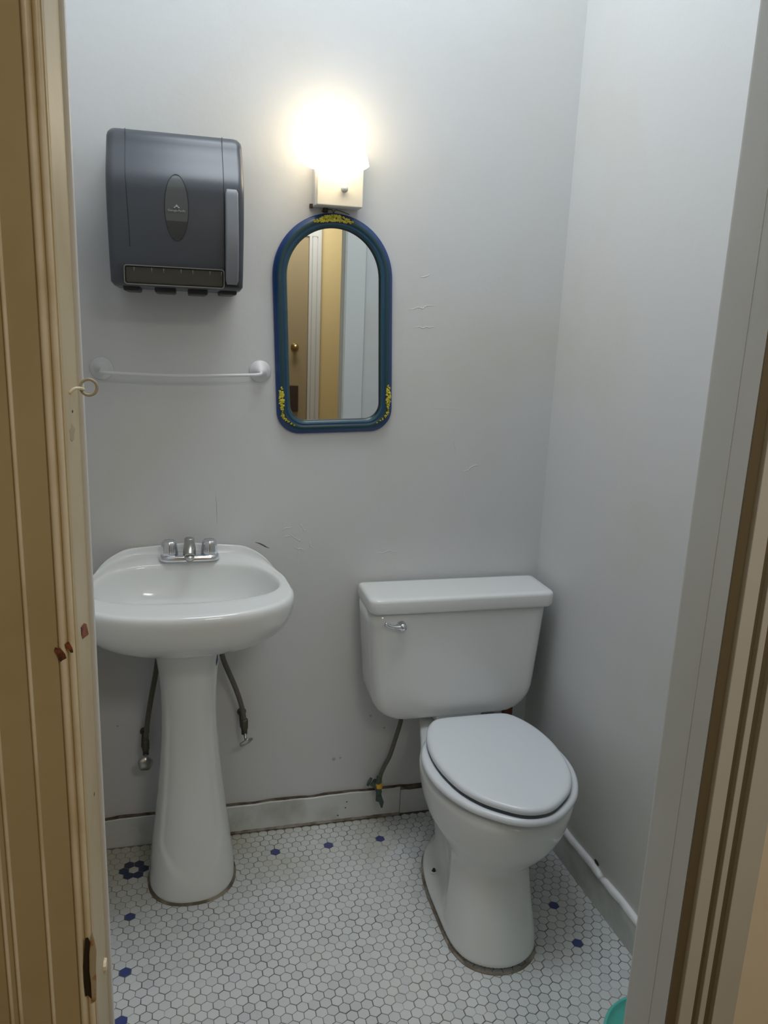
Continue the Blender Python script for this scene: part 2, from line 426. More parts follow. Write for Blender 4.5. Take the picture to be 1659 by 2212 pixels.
# white-painted bathroom side edge
bm = bmesh.new(); prism(bm, [(JL - 0.06, YF), (JL + 0.0045, YF), (JL + 0.0045, YF + 0.014), (JL - 0.06, YF + 0.014)], 0, zt + 0.06); struct('trim_2', bm, M_strip, bevel=0.002)
# exposed wood where the paint has been knocked off
def patch(name, c, nrm, rx, rz, m, parent, seed, th=0.0007, lean=0.0, slope=0.0):
    rnd = random.Random(seed); b_ = bmesh.new(); n_ = Vector(nrm).normalized(); side = n_.cross(Vector((0, 0, 1))).normalized(); up = Vector((0, 0, 1))
    rings = []
    ks = [0.75 + rnd.random() * 0.5 for _ in range(12)]
    for s_, h_ in ((1.0, 0.0), (0.9, th), (0.5, th * 1.2), (0.1, th * 1.25)):
        rings.append([Vector(c) + n_ * h_ + side * (rx * s_ * ks[k] * math.cos(2 * PI * k / 12) + lean * rz * s_ * math.sin(2 * PI * k / 12)) + up * (rz * s_ * ks[k] * math.sin(2 * PI * k / 12) + slope * rx * s_ * ks[k] * math.cos(2 * PI * k / 12)) for k in range(12)])
    loft(b_, rings); return link(name, b_, m, parent)
patch('bare_wood_chip', (-0.360, -1.2100, 1.169), (0, -1, 0), 0.0042, 0.0080, M_wood, tl, 1, lean=0.3)
patch('bare_wood_chip', (-0.3515, -1.2098, 1.176), (0, -1, 0), 0.0026, 0.0062, M_wood, tl, 2, lean=0.4)
patch('bare_wood_chip', (JL, -1.150, 1.169), (1, 0, 0), 0.032, 0.0085, M_wood, tl, 3, slope=0.38)
patch('broken_hollow', (-0.3508, -1.2107, 0.797), (0, -1, 0), 0.0056, 0.045, mat('dark_hollow', (0.03, 0.02, 0.01), 0.9), tl, 4, th=0.0008, lean=-0.04)
patch('splintered_edge', (-0.3455, -1.2118, 0.792), (0.5, -1, 0), 0.0040, 0.040, mat('pale_splinter', (0.42, 0.36, 0.24), 0.7, noise=((0.34, 0.15, 0.06), 45, 0.5, 0.6)), tl, 5, th=0.001, lean=-0.03)
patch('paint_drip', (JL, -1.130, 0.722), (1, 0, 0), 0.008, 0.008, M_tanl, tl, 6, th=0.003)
patch('nail_hole', (JL, -1.14, 0.965), (1, 0, 0), 0.004, 0.0016, M_dark, tl, 7, th=0.0004)
patch('worn_spot', (JL, -1.165, 1.385), (1, 0, 0), 0.02, 0.009, mat('smudge', (0.44, 0.36, 0.21), 0.6), tl, 8, th=0.0003)
patch('nail_hole', (JL, -1.155, 1.405), (1, 0, 0), 0.004, 0.0016, M_dark, tl, 9, th=0.0005)

# right jamb and casing (grey cream)
bm = bmesh.new()
prism(bm, [(JR, YF), (JR, -1.1895), (JR + 0.04, -1.1895), (JR + 0.04, YF)], 0, zt)
tr = struct('trim_3', bm, M_cream)
bm = bmesh.new(); prism(bm, [(JR - 0.0005, -1.1545), (JR - 0.0005, -1.1555), (JR + 0.003, -1.1555), (JR + 0.003, -1.1545)], 0, zt); link('paint_ridge', bm, M_cream, tr)
CF = -1.2005
def strip(x0, x1, m, y=CF, name='casing_strip'):
    b_ = bmesh.new(); prism(b_, [(x0, YH + 0.02), (x0, y), (x1, y), (x1, YH + 0.02)], 0, zt + 0.1); return link(name, b_, m, tr, bevel=0.0012)
def groove(x0, x1):
    b_ = bmesh.new(); prism(b_, [(x0, YH + 0.018), (x0, -1.1925), (x1, -1.1925), (x1, YH + 0.018)], 0, zt + 0.1); return link('casing_groove', b_, M_groove, tr)
groove(0.4275, 0.4435); strip(0.4420, 0.4637, M_cream)
groove(0.4637, 0.4760); strip(0.4752, 0.4850, M_cream)
groove(0.4850, 0.5000); strip(0.4995, 0.5380, M_cream)
bm = bmesh.new(); prism(bm, [(JR + 0.004, YF), (JR + 0.085, YF), (JR + 0.085, YF + 0.010), (JR + 0.004, YF + 0.010)], 0, zt + 0.06); struct('trim_4', bm, M_strip, bevel=0.002)
bm = bmesh.new(); box(bm, JL - 0.06, JR + 0.085, YF, YF + 0.014, zt, zt + 0.08); box(bm, JL - 0.03, JR + 0.04, -1.2, YF, zt, zt + 0.02); box(bm, -0.452, 0.538, -1.205, YH, zt, zt + 0.10)
struct('trim_5', bm, M_strip)

# hall the photo is taken from ---------------------------------------
HB = -2.95
bm = bmesh.new(); box(bm, HW0, HW1, HB, YH, -0.06, -0.002); struct('floor_hall', bm, M_hallfl)
bm = bmesh.new(); box(bm, HW0, HW1, HB, YH, 2.50, 2.56); struct('ceiling_hall', bm, M_ceil)
bm = bmesh.new(); box(bm, HW0, HW1, HB - 0.1, HB, -0.06, 2.56); struct('wall_hall_back', bm, M_yel)
bm = bmesh.new(); box(bm, HW0 - 0.1, HW0, HB - 0.1, YH, -0.06, 2.56); struct('wall_hall_left', bm, M_yel)
bm = bmesh.new(); box(bm, HW1, HW1 + 0.1, HB - 0.1, YH, -0.06, 2.56); struct('wall_hall_right', bm, M_yel)
# the door across the hall that shows in the mirror
DX = 0.560
bm = bmesh.new(); box(bm, DX - 0.80, DX - 0.004, HB, HB + 0.012, 0.0, 2.03)
d1_ = struct('door_1', bm, mat('tan_door_paint', (0.40, 0.32, 0.19), 0.45, bump=[(12, 0.1)]))
bm = bmesh.new()
for z0, z1 in ((0.2, 0.9), (1.05, 1.9)):
    for a in ((DX - 0.70, DX - 0.14),):
        box(bm, a[0], a[1], HB + 0.012, HB + 0.018, z0, z1)
link('door_panel', bm, mat('tan_panel_paint', (0.36, 0.28, 0.16), 0.45), d1_, bevel=0.004)
bm = bmesh.new(); lathe(bm, [(0.001, 0), (0.025, 0.002), (0.025, 0.006), (0.012, 0.01), (0.012, 0.03), (0.02, 0.038), (0.02, 0.05), (0.001, 0.056)], (DX - 0.085, HB + 0.012, 1.345), 20, (0, 1, 0)); link('door_bolt_knob', bm, mat('brass', (0.55, 0.42, 0.2), 0.3, metal=1), d1_, smooth=True)
bm = bmesh.new(); box(bm, DX - 0.115, DX - 0.06, HB + 0.012, HB + 0.03, 0.93, 1.10); link('lock_plate', bm, M_brown, d1_, bevel=0.003)
bm = bmesh.new()
for a, b_, h in ((DX, DX + 0.018, 0.022), (DX + 0.022, DX + 0.050, 0.018), (DX + 0.054, DX + 0.078, 0.024)):
    box(bm, a, b_, HB, HB + h, 0, 2.1)
box(bm, DX, DX + 0.078, HB, HB + 0.012, 0, 2.1)
box(bm, DX - 0.88, DX - 0.80, HB, HB + 0.02, 0, 2.1); box(bm, DX - 0.88, DX + 0.078, HB, HB + 0.02, 2.03, 2.12)
struct('trim_6', bm, M_strip, bevel=0.002)

# ================================================================== TOILET
CXT = 0.517
to = thing('toilet', 'white two-piece toilet with closed lid in the right corner of the hex-tiled floor', 'toilet', (CXT, -0.20, 0))
def ring3(half, z, cx=0.0, n=96):
    return [Vector((p.x, p.y + 0.0, z)) for p in outline(half, n, cx)]
def T(v): return Vector((v[0] - CXT, v[1] + 0.20, v[2]))
def half_base(yb, yf, hb, hw, hf, ym):
    """back y, front y, back halfwidth, max halfwidth, front fullness, y of max"""
    return [(yb, 0), (yb, hb * 0.6), (yb - 0.01, hb), ((yb + ym) / 2, (hb + hw) / 2 + 0.004), (ym, hw), ((ym + yf) / 2 - 0.02, hw * 0.97 * hf), (yf + 0.055, hw * 0.86 * hf), (yf + 0.018, hw * 0.55 * hf), (yf, 0)]
bm = bmesh.new()
rings = []
def full(yb, yf, z, cx, pts): return ring3([(yb, 0)] + pts + [(yf, 0)], z, cx)
# (z, cx, half outline)
base_sections = [
    (0.000, 0.4925, [(-0.045, 0), (-0.048, 0.03), (-0.070, 0.052), (-0.10, 0.073), (-0.14, 0.090), (-0.19, 0.1030), (-0.25, 0.1105), (-0.33, 0.1125), (-0.42, 0.1125), (-0.47, 0.106), (-0.512, 0.087), (-0.543, 0.048), (-0.554, 0)]),
    (0.018, 0.4930, [(-0.045, 0), (-0.048, 0.03), (-0.070, 0.051), (-0.10, 0.072), (-0.14, 0.089), (-0.19, 0.1020), (-0.25, 0.1095), (-0.33, 0.1115), (-0.42, 0.1115), (-0.47, 0.105), (-0.511, 0.086), (-0.541, 0.047), (-0.552, 0)]),
    (0.030, 0.4940, [(-0.050, 0), (-0.053, 0.025), (-0.075, 0.042), (-0.10, 0.060), (-0.14, 0.077), (-0.19, 0.0900), (-0.25, 0.0980), (-0.33, 0.1030), (-0.42, 0.1085), (-0.47, 0.104), (-0.508, 0.085), (-0.537, 0.047), (-0.548, 0)]),
    (0.040, 0.4950, [(-0.055, 0), (-0.058, 0.020), (-0.080, 0.034), (-0.10, 0.045), (-0.14, 0.055), (-0.19, 0.0620), (-0.25, 0.0690), (-0.34, 0.0980), (-0.40, 0.1090), (-0.465, 0.103), (-0.505, 0.085), (-0.534, 0.047), (-0.545, 0)]),
    (0.060, 0.4960, [(-0.055, 0), (-0.058, 0.022), (-0.080, 0.036), (-0.11, 0.044), (-0.16, 0.050), (-0.22, 0.0540), (-0.28, 0.0600), (-0.345, 0.0880), (-0.39, 0.1070), (-0.455, 0.102), (-0.498, 0.084), (-0.527, 0.046), (-0.538, 0)]),
    (0.100, 0.4980, [(-0.050, 0), (-0.053, 0.030), (-0.075, 0.044), (-0.11, 0.050), (-0.16, 0.054), (-0.22, 0.0570), (-0.27, 0.0600), (-0.330, 0.0820), (-0.375, 0.1020), (-0.435, 0.099), (-0.480, 0.082), (-0.511, 0.045), (-0.522, 0)]),
    (0.160, 0.5010, [(-0.045, 0), (-0.050, 0.040), (-0.075, 0.052), (-0.12, 0.060), (-0.17, 0.064), (-0.22, 0.0670), (-0.27, 0.0700), (-0.32, 0.0780), (-0.36, 0.0950), (-0.415, 0.094), (-0.455, 0.078), (-0.486, 0.044), (-0.497, 0)]),
    (0.200, 0.5040, [(-0.040, 0), (-0.045, 0.048), (-0.070, 0.062), (-0.12, 0.072), (-0.18, 0.079), (-0.23, 0.0830), (-0.28, 0.0860), (-0.32, 0.0890), (-0.36, 0.0940), (-0.405, 0.091), (-0.440, 0.075), (-0.467, 0.043), (-0.477, 0)]),
    (0.214, 0.5100, [(-0.04, 0), (-0.045, 0.055), (-0.07, 0.071), (-0.12, 0.084), (-0.18, 0.094), (-0.23, 0.100), (-0.28, 0.105), (-0.32, 0.106), (-0.36, 0.1040), (-0.405, 0.096), (-0.440, 0.078), (-0.467, 0.045), (-0.478, 0)]),
    (0.222, 0.5170, [(-0.04, 0), (-0.045, 0.060), (-0.07, 0.078), (-0.12, 0.094), (-0.18, 0.108), (-0.23, 0.117), (-0.28, 0.121), (-0.32, 0.121), (-0.36, 0.1160), (-0.405, 0.105), (-0.445, 0.082), (-0.472, 0.047), (-0.483, 0)]),
    (0.245, 0.527, [(-0.03, 0), (-0.035, 0.062), (-0.06, 0.082), (-0.12, 0.104), (-0.18, 0.124), (-0.25, 0.139), (-0.30, 0.143), (-0.35, 0.139), (-0.40, 0.126), (-0.455, 0.096), (-0.488, 0.053), (-0.500, 0)]),
    (0.280, 0.534, [(-0.01, 0), (-0.015, 0.072), (-0.05, 0.100), (-0.12, 0.134), (-0.18, 0.158), (-0.25, 0.171), (-0.30, 0.174), (-0.35, 0.169), (-0.41, 0.150), (-0.468, 0.113), (-0.508, 0.062), (-0.523, 0)]),
    (0.330, 0.541, [(0.03, 0), (0.025, 0.090), (-0.03, 0.115), (-0.12, 0.150), (-0.18, 0.175), (-0.25, 0.186), (-0.30, 0.187), (-0.35, 0.181), (-0.41, 0.161), (-0.473, 0.121), (-0.517, 0.066), (-0.533, 0)]),
    (0.372, 0.544, [(0.06, 0), (0.055, 0.105), (-0.01, 0.130), (-0.12, 0.158), (-0.18, 0.180), (-0.25, 0.189), (-0.30, 0.190), (-0.35, 0.184), (-0.41, 0.163), (-0.474, 0.123), (-0.519, 0.067), (-0.536, 0)]),
    (0.3795, 0.544, [(0.058, 0), (0.053, 0.102), (-0.01, 0.127), (-0.12, 0.154), (-0.18, 0.176), (-0.25, 0.185), (-0.30, 0.186), (-0.35, 0.180), (-0.41, 0.160), (-0.471, 0.120), (-0.515, 0.065), (-0.532, 0)]),
]
loft(bm, [[T(v) for v in ring3(h, z, cx, 128)] for z, cx, h in base_sections])
o = link('bowl', bm, M_porc, to, smooth=True, sub=1)
# caulk line round the foot
bm = bmesh.new()
h0 = base_sections[0][2]
P0 = outline([(y, h + 0.0015 if h else 0) for y, h in h0], 96, 0.4925)
P1 = outline([(y, h - 0.004 if h else 0) for y, h in h0], 96, 0.4925)
loft(bm, [[T((p.x, p.y - (0.003 if p.y < -0.3 else 0), 0.0002)) for p in P0], [T((p.x, p.y - (0.002 if p.y < -0.3 else 0), 0.0022)) for p in P0], [T((p.x, p.y, 0.005)) for p in P1]], False, False)
link('caulk_line', bm, mat('stained_caulk', (0.16, 0.13, 0.10), 0.8, noise=((0.34, 0.31, 0.25), 14, 0.45, 0.6)), to)
# bolt holes in the flange
for sx_ in (-1, 1):
    c = T((0.494 + sx_ * 0.0810, -0.216, 0.0362))
    bm = bmesh.new(); lathe(bm, [(0.0060, -0.006), (0.0095, 0.0), (0.0085, 0.0030), (0.0060, 0.0030), (0.0055, -0.001), (0.0001, -0.001)], c, 20); link('bolt_washer', bm, M_porc, to, smooth=True)
    bm = bmesh.new(); lathe(bm, [(0.0001, -0.002), (0.0048, -0.002), (0.0048, 0.005), (0.0030, 0.010), (0.0001, 0.010)], c, 12); link('floor_bolt', bm, M_brown, to)
# seat ring and lid (both are closed slabs here)
seat_h = [(-0.100, 0), (-0.102, 0.09), (-0.120, 0.138), (-0.165, 0.170), (-0.22, 0.189), (-0.28, 0.195), (-0.34, 0.190), (-0.40, 0.172), (-0.46, 0.138), (-0.508, 0.088), (-0.535, 0.044), (-0.543, 0)]
lid_h = [(-0.070, 0), (-0.071, 0.075), (-0.080, 0.112), (-0.115, 0.140), (-0.17, 0.161), (-0.23, 0.171), (-0.29, 0.172), (-0.35, 0.164), (-0.41, 0.147), (-0.465, 0.114), (-0.505, 0.071), (-0.528, 0.034), (-0.534, 0)]
def slab(half, prof, cx):
    """prof: (inset, z)"""
    rr = []
    base = outline(half, 128, cx)
    cyc = sum(p.y for p in base) / len(base)
    for ins, z in prof:
        r_ = []
        for i, p in enumerate(base):
            a = base[(i - 1) % 128]; b = base[(i + 1) % 128]; t = (b - a).normalized(); nrm = Vector((t.y, -t.x))
            if nrm.dot(p - Vector((cx, cyc))) < 0: nrm = -nrm
            r_.append(T((p.x - nrm.x * ins, p.y - nrm.y * ins, z)))
        rr.append(r_)
    return rr
bm = bmesh.new(); loft(bm, slab(seat_h, [(0.060, 0.3875), (0.003, 0.3865), (0.0005, 0.3870), (0.0, 0.3885), (0.0, 0.394), (0.003, 0.398), (0.006, 0.4005)], 0.546) + slab(lid_h, [(-0.001, 0.4018), (0.002, 0.4014), (0.005, 0.3960), (0.009, 0.3900), (0.05, 0.3895)], 0.546)); link('seat', bm, M_seat, to, smooth=True)
bm = bmesh.new(); loft(bm, slab(lid_h, [(0.070, 0.4115), (0.004, 0.4100), (0.0008, 0.4105), (0.0, 0.4120), (0.0, 0.4185), (0.0025, 0.4225), (0.007, 0.4255), (0.013, 0.4268), (0.03, 0.4276)], 0.546)); link('lid', bm, M_seat, to, smooth=True)
for sx_ in (-1, 1):
    bm = bmesh.new(); box(bm, *(lambda c: (c[0] - 0.018, c[0] + 0.018, c[1] - 0.012, c[1] + 0.014, 0.380, 0.412))(T((0.546 + sx_ * 0.098, -0.085, 0)))); link('hinge', bm, M_seat, to, bevel=0.004, seg=3)
# tank
def rrect(hw, y0, y1, r, z, cx, n=8):
    out = []
    for sx_, yy, a0 in ((1, y0, -PI / 2), (1, y1, 0), (-1, y1, PI / 2), (-1, y0, PI)):
        rr = min(r if yy == y0 else 0.012, hw * 0.95)
        cx_ = cx + sx_ * (hw - rr); cy = yy + (rr if yy == y0 else -rr)
        for k in range(n + 1):
            a = a0 + (PI / 2) * k / n
            out.append(T((cx_ + rr * math.cos(a), cy + rr * math.sin(a), z)))
    return out
CT = 0.508
tank = []
for z, hw, yf in ((0.404, 0.150, -0.026), (0.406, 0.175, -0.032), (0.412, 0.195, -0.038), (0.424, 0.213, -0.043), (0.440, 0.2275, -0.046), (0.462, 0.2395, -0.048), (0.485, 0.2455, -0.0485), (0.52, 0.2485, -0.049), (0.60, 0.2550, -0.0495), (0.70, 0.2625, -0.050), (0.741, 0.2650, -0.050)):
    cx_ = 0.5095 - 0.0 * z
    tank.append(rrect(hw, yf, 0.095, 0.038, z, cx_))
bm = bmesh.new(); loft(bm, tank); link('tank', bm, M_porc, to, smooth=True)
bm = bmesh.new()
loft(bm, [rrect(0.266, -0.053, 0.103, 0.028, 0.737, 0.5165), rrect(0.2715, -0.0600, 0.106, 0.030, 0.7385, 0.5165), rrect(0.2735, -0.0615, 0.107, 0.030, 0.745, 0.5165), rrect(0.2735, -0.0615, 0.107, 0.030, 0.770, 0.5165), rrect(0.2715, -0.0600, 0.106, 0.030, 0.7765, 0.5165), rrect(0.2660, -0.055, 0.103, 0.028, 0.7795, 0.5165), rrect(0.25, -0.040, 0.095, 0.025, 0.780, 0.5165)])
link('tank_lid', bm, M_porc, to, smooth=True)
# flush handle
fh = T((0.334, -0.050, 0.7025))
bm = bmesh.new(); lathe(bm, [(0.0001, -0.002), (0.0135, -0.002), (0.0135, 0.003), (0.0105, 0.006), (0.0115, 0.018), (0.0095, 0.023), (0.0001, 0.025)], fh, 24, (0, -1, 0)); hd = link('flush_handle', bm, M_chrome, to, smooth=True)
bm = bmesh.new(); p0 = fh + Vector((0, -0.015, 0)); tube(bm, [p0 + Vector((0.004, 0, 0.0)), p0 + Vector((-0.015, -0.003, 0.001)), p0 + Vector((-0.032, -0.004, 0.005)), p0 + Vector((-0.050, -0.002, 0.013))], lambda t: 0.0098 - 0.0050 * math.sin(min(1, t * 1.3) * PI / 2) + (0.0015 if t > 0.9 else 0), 12); link('lever_arm', bm, M_chrome, hd, smooth=True)
# rusty spud and bolt beneath the tank
bm = bmesh.new(); lathe(bm, [(0.012, 0), (0.016, 0.004), (0.016, 0.026), (0.008, 0.032)], T((0.688, -0.012, 0.381)), 14); link('rusty_tank_bolt', bm, mat('rust', (0.12, 0.035, 0.015), 0.8), to)
bm = bmesh.new(); box(bm, *(lambda c: (c[0] - 0.07, c[0] + 0.07, c[1] - 0.03, c[1] + 0.05, 0.378, 0.408))(T((0.53, 0.0, 0)))); link('tank_gasket', bm, M_porc, to, bevel=0.006)

# toilet supply hose and stop valve (on the wall: things of their own)
def place_children(name, label, cat, loc, group=None): return thing(name, label, cat, loc, group=group)
sv = thing('toilet_supply_line', 'dark supply hose with a yellow-tagged corroded stop valve below the toilet tank', 'water pipe', (0.322, 0.07, 0.15))
def rel(base, pts): return [(p[0] - base[0], p[1] - base[1], p[2] - base[2]) for p in pts]
B = (0.322, 0.07, 0.15)
bm = bmesh.new(); tube(bm, rel(B, [(0.382, 0.045, 0.4005), (0.379, 0.048, 0.385), (0.375, 0.052, 0.345), (0.364, 0.062, 0.285), (0.350, 0.062, 0.235), (0.338, 0.066, 0.205), (0.328, 0.068, 0.178), (0.324, 0.068, 0.160)]), 0.0068, 12); link('hose', bm, M_hose, sv, smooth=True)
bm = bmesh.new(); lathe(bm, [(0.001, 0.0), (0.0105, 0.0), (0.0105, 0.014), (0.008, 0.020), (0.008, 0.03)], rel(B, [(0.3235, 0.069, 0.128)])[0], 8); link('yellow_tag', bm, M_yellow, sv)
bm = bmesh.new(); tube(bm, rel(B, [(0.322, YB, 0.118), (0.322, 0.060, 0.118)]), 0.009, 10, sub=1); tube(bm, rel(B, [(0.3225, 0.069, 0.165), (0.3225, 0.067, 0.085)]), 0.0088, 10, sub=1); tube(bm, rel(B, [(0.300, 0.08, 0.138), (0.322, 0.07, 0.125)]), 0.007, 8, sub=1)
lathe(bm, [(0.001, 0), (0.014, 0.001), (0.014, 0.008), (0.001, 0.010)], rel(B, [(0.300, 0.083, 0.139)])[0], 10, (-0.8, 0.5, 0.3)); link('valve_body', bm, M_green, sv)
bm = bmesh.new()
pr = [(0.314, 0.104), (0.329, 0.108), (0.337, 0.084), (0.334, 0.066), (0.329, 0.064), (0.321, 0.086)]
prism(bm, [(x - B[0], z - B[2]) for x, z in pr], 0.055 - B[1], 0.062 - B[1], axis='y'); link('valve_handle', bm, M_green, sv, bevel=0.0015)

# ================================================================== PEDESTAL SINK
CXS = -0.235
sk = thing('pedestal_sink', 'white pedestal sink with wide rounded basin against the back wall', 'sink', (CXS, 0.0, 0))
outer = [(0.116, 0), (0.116, 0.10), (0.112, 0.143), (0.090, 0.174), (0.04, 0.215), (-0.04, 0.246), (-0.11, 0.254), (-0.17, 0.257), (-0.225, 0.243), (-0.270, 0.208), (-0.305, 0.150), (-0.324, 0.080), (-0.330, 0)]
inner = [(0.052, 0), (0.050, 0.07), (0.040, 0.135), (0.012, 0.183), (-0.035, 0.211), (-0.09, 0.223), (-0.14, 0.218), (-0.18, 0.190), (-0.207, 0.135), (-0.220, 0.07), (-0.224, 0)]
NO = 144
oo = outline(outer, NO); ii = outline(inner, NO)
# re-sample both by angle from a common centre so that rings match
def by_angle(P, c, n):
    ang = [(math.atan2(p.x - c.x, p.y - c.y)) % (2 * PI) for p in P]
    Q = []
    m = len(P)
    for k in range(n):
        a = 2 * PI * k / n
        for i in range(m):
            a0, a1 = ang[i], ang[(i + 1) % m]
            d = (a1 - a0) % (2 * PI)
            if d > PI: continue
            e = (a - a0) % (2 * PI)
            if e <= d + 1e-12 and d > 0:
                Q.append(P[i].lerp(P[(i + 1) % m], e / d)); break
        else: Q.append(P[0].copy())
    return Q
cc = Vector((0, -0.085))
oo = by_angle(outline(outer, 400), cc, NO); ii = by_angle(outline(inner, 400), cc, NO)
ZR = 0.862
def ztop(p, o_):      # raised back ledge
    return ZR + (0.040 + 0.010 * math.exp(-(p.x / 0.09) ** 2) * o_) * ss(-0.03, 0.11, p.y) * (0.30 + 0.70 * o_)
def mixr(t, f):
    out = []
    for a, b in zip(ii, oo):
        p = a.lerp(b, t); out.append(Vector((p.x, p.y, f(p, t))))
    return out
def scl(P, s, z, c=cc, dz=0.0):
    return [Vector((c.x + (p.x - c.x) * s, c.y + (p.y - c.y) * s, z)) for p in P]
def ins(P, d):
    out = []
    n = len(P)
    for i, p in enumerate(P):
        t = (P[(i + 1) % n] - P[i - 1]); t = t.normalized(); nr = Vector((t.y, -t.x))
        if nr.dot(p - cc) < 0: nr = -nr
        out.append(p - nr * d)
    return out
rings = [scl(ii, 0.06, 0.738, Vector((0, -0.07))), scl(ii, 0.30, 0.740), scl(ii, 0.60, 0.750), scl(ii, 0.80, 0.770), scl(ii, 0.92, 0.800), scl(ii, 0.975, 0.832)]
rings.append([Vector((p.x, p.y, ztop(p, 0) - 0.012)) for p in ins(ii, 0.0015)])
rings.append([Vector((p.x, p.y, ztop(p, 0) - 0.003)) for p in ins(ii, -0.002)])
rings.append([Vector((p.x, p.y, ztop(p, 0))) for p in ins(ii, -0.006)])
for t in (0.35, 0.55, 0.7): rings.append(mixr(t, lambda p, t_: ztop(p, 0.25)))
rings.append(mixr(0.82, lambda p, t_: ztop(p, 0.75)))
def outr(d, dz, lo=None):
    return [Vector((p.x, p.y, ztop(p, 1.0) + dz)) for p in ins(oo, d)]
rings.append(outr(0.010, 0.000)); rings.append(outr(0.004, -0.003)); rings.append(outr(0.0005, -0.012))
# skirt and underside
def und(s, z, yc_=-0.075, cl=0.0):
    out = []
    for p in oo:
        q = Vector((p.x * s, yc_ + (p.y - yc_) * s))
        if p.y > 0.06: q.y = min(0.116, yc_ + (p.y - yc_) * (0.35 * s + 0.65))
        out.append(Vector((q.x, q.y, z)))
    return out
rings += [und(1.0, 0.838), und(0.985, 0.812), und(0.955, 0.792), und(0.90, 0.772), und(0.81, 0.752), und(0.69, 0.734), und(0.55, 0.719), und(0.43, 0.709), und(0.34, 0.700), und(0.30, 0.680)]
bm = bmesh.new(); loft(bm, rings); link('basin', bm, M_porc, sk, smooth=True, sub=1)
bm = bmesh.new(); lathe(bm, [(0.001, 0.0), (0.02, 0.0005), (0.024, 0.002), (0.022, 0.003), (0.001, 0.001)], (0, -0.07, 0.739), 24); link('drain', bm, M_chrome, sk, smooth=True)
# pedestal column
rings = []
NP = 160
secs = [(0.0, 0.112, -0.166), (0.006, 0.1135, -0.1675), (0.03, 0.1125, -0.165), (0.06, 0.110, -0.160), (0.12, 0.104, -0.150), (0.20, 0.094, -0.138), (0.28, 0.085, -0.126), (0.36, 0.0775, -0.118), (0.44, 0.0725, -0.112), (0.50, 0.0705, -0.110), (0.56, 0.0715, -0.112), (0.62, 0.0755, -0.118), (0.67, 0.082, -0.128), (0.70, 0.088, -0.138), (0.72, 0.092, -0.145)]
def interp(z):
    for a, b in zip(secs, secs[1:]):
        if a[0] <= z <= b[0]:
            t = (z - a[0]) / (b[0] - a[0]); return a[1] + (b[1] - a[1]) * t, a[2] + (b[2] - a[2]) * t
    return secs[-1][1:]
nz = 100
for i in range(nz + 1):
    z = 0.72 * (i / nz) ** 1.15
    if i == 1: z = 0.004
    hx, yf = interp(z)
    yb = 0.045
    ring = []
    for k in range(NP):
        a = 2 * PI * k / NP
        ca, sa = math.cos(a), math.sin(a)
        n_ = 2.35
        ex = math.copysign(abs(ca) ** (2 / n_), ca); ey = math.copysign(abs(sa) ** (2 / n_), sa)
        y = -0.045 + (ey * (-0.045 - yf) if ey < 0 else ey * (yb + 0.045)); x = ex * hx
        if z < 0.006: x *= 0.985
        # recessed front panel with a U-shaped lower edge
        if ey < 0:
            wz = hx * 0.83
            zb = 0.062 + 0.17 * (abs(x) / 0.105) ** 2.4 * 1.0
            d1 = (z - zb) / 0.022
            d2 = (wz - abs(x)) / 0.008
            fade = ss(0.62, 0.45, z)
            m_ = ss(-0.5, 1, d1) * ss(-0.2, 1.2, d2) * fade
            bulge = ss(-2.0, 0, d1) * (1 - m_) * ss(0.30, 0.1, z)
            s_ = 1 - 0.062 * m_
            y = -0.045 + (y + 0.045) * s_ ; x *= (1 - 0.035 * m_)
        ring.append(Vector((x, y, z)))
    rings.append(ring)
bm = bmesh.new(); loft(bm, rings); link('pedestal', bm, M_porc, sk, smooth=True)
bm = bmesh.new()
hxo, yfo = 0.1155, -0.170
rr = []
for s_, z in ((1.03, 0.0002), (1.02, 0.002), (0.98, 0.005)):
    ring = []
    for k in range(96):
        a = 2 * PI * k / 96; ca, sa = math.cos(a), math.sin(a); n_ = 2.35
        ex = math.copysign(abs(ca) ** (2 / n_), ca); ey = math.copysign(abs(sa) ** (2 / n_), sa)
        ring.append(Vector((ex * hxo * s_, -0.045 + (ey * (-0.045 - yfo) * s_ if ey < 0 else ey * 0.09 * s_), z)))
    rr.append(ring)
loft(bm, rr, False, False); link('caulk_line', bm, mat('brown_caulk', (0.13, 0.10, 0.07), 0.8, noise=((0.30, 0.27, 0.20), 16, 0.45, 0.6)), sk)
# blue maker's sticker remnant near the top of the column
bm = bmesh.new(); vs_ = [bm.verts.new(p) for p in ((0.0690, -0.072, 0.648), (0.0725, -0.058, 0.652), (0.0715, -0.055, 0.628), (0.0665, -0.072, 0.618))]; bm.faces.new(vs_)
o = link('blue_sticker_scrap', bm, mat('blue_print', (0.05, 0.06, 0.22), 0.5), sk)
so = o.modifiers.new('s', 'SOLIDIFY'); so.thickness = 0.001; so.offset = 0
o.location = (0.0035, -0.020, 0.020)

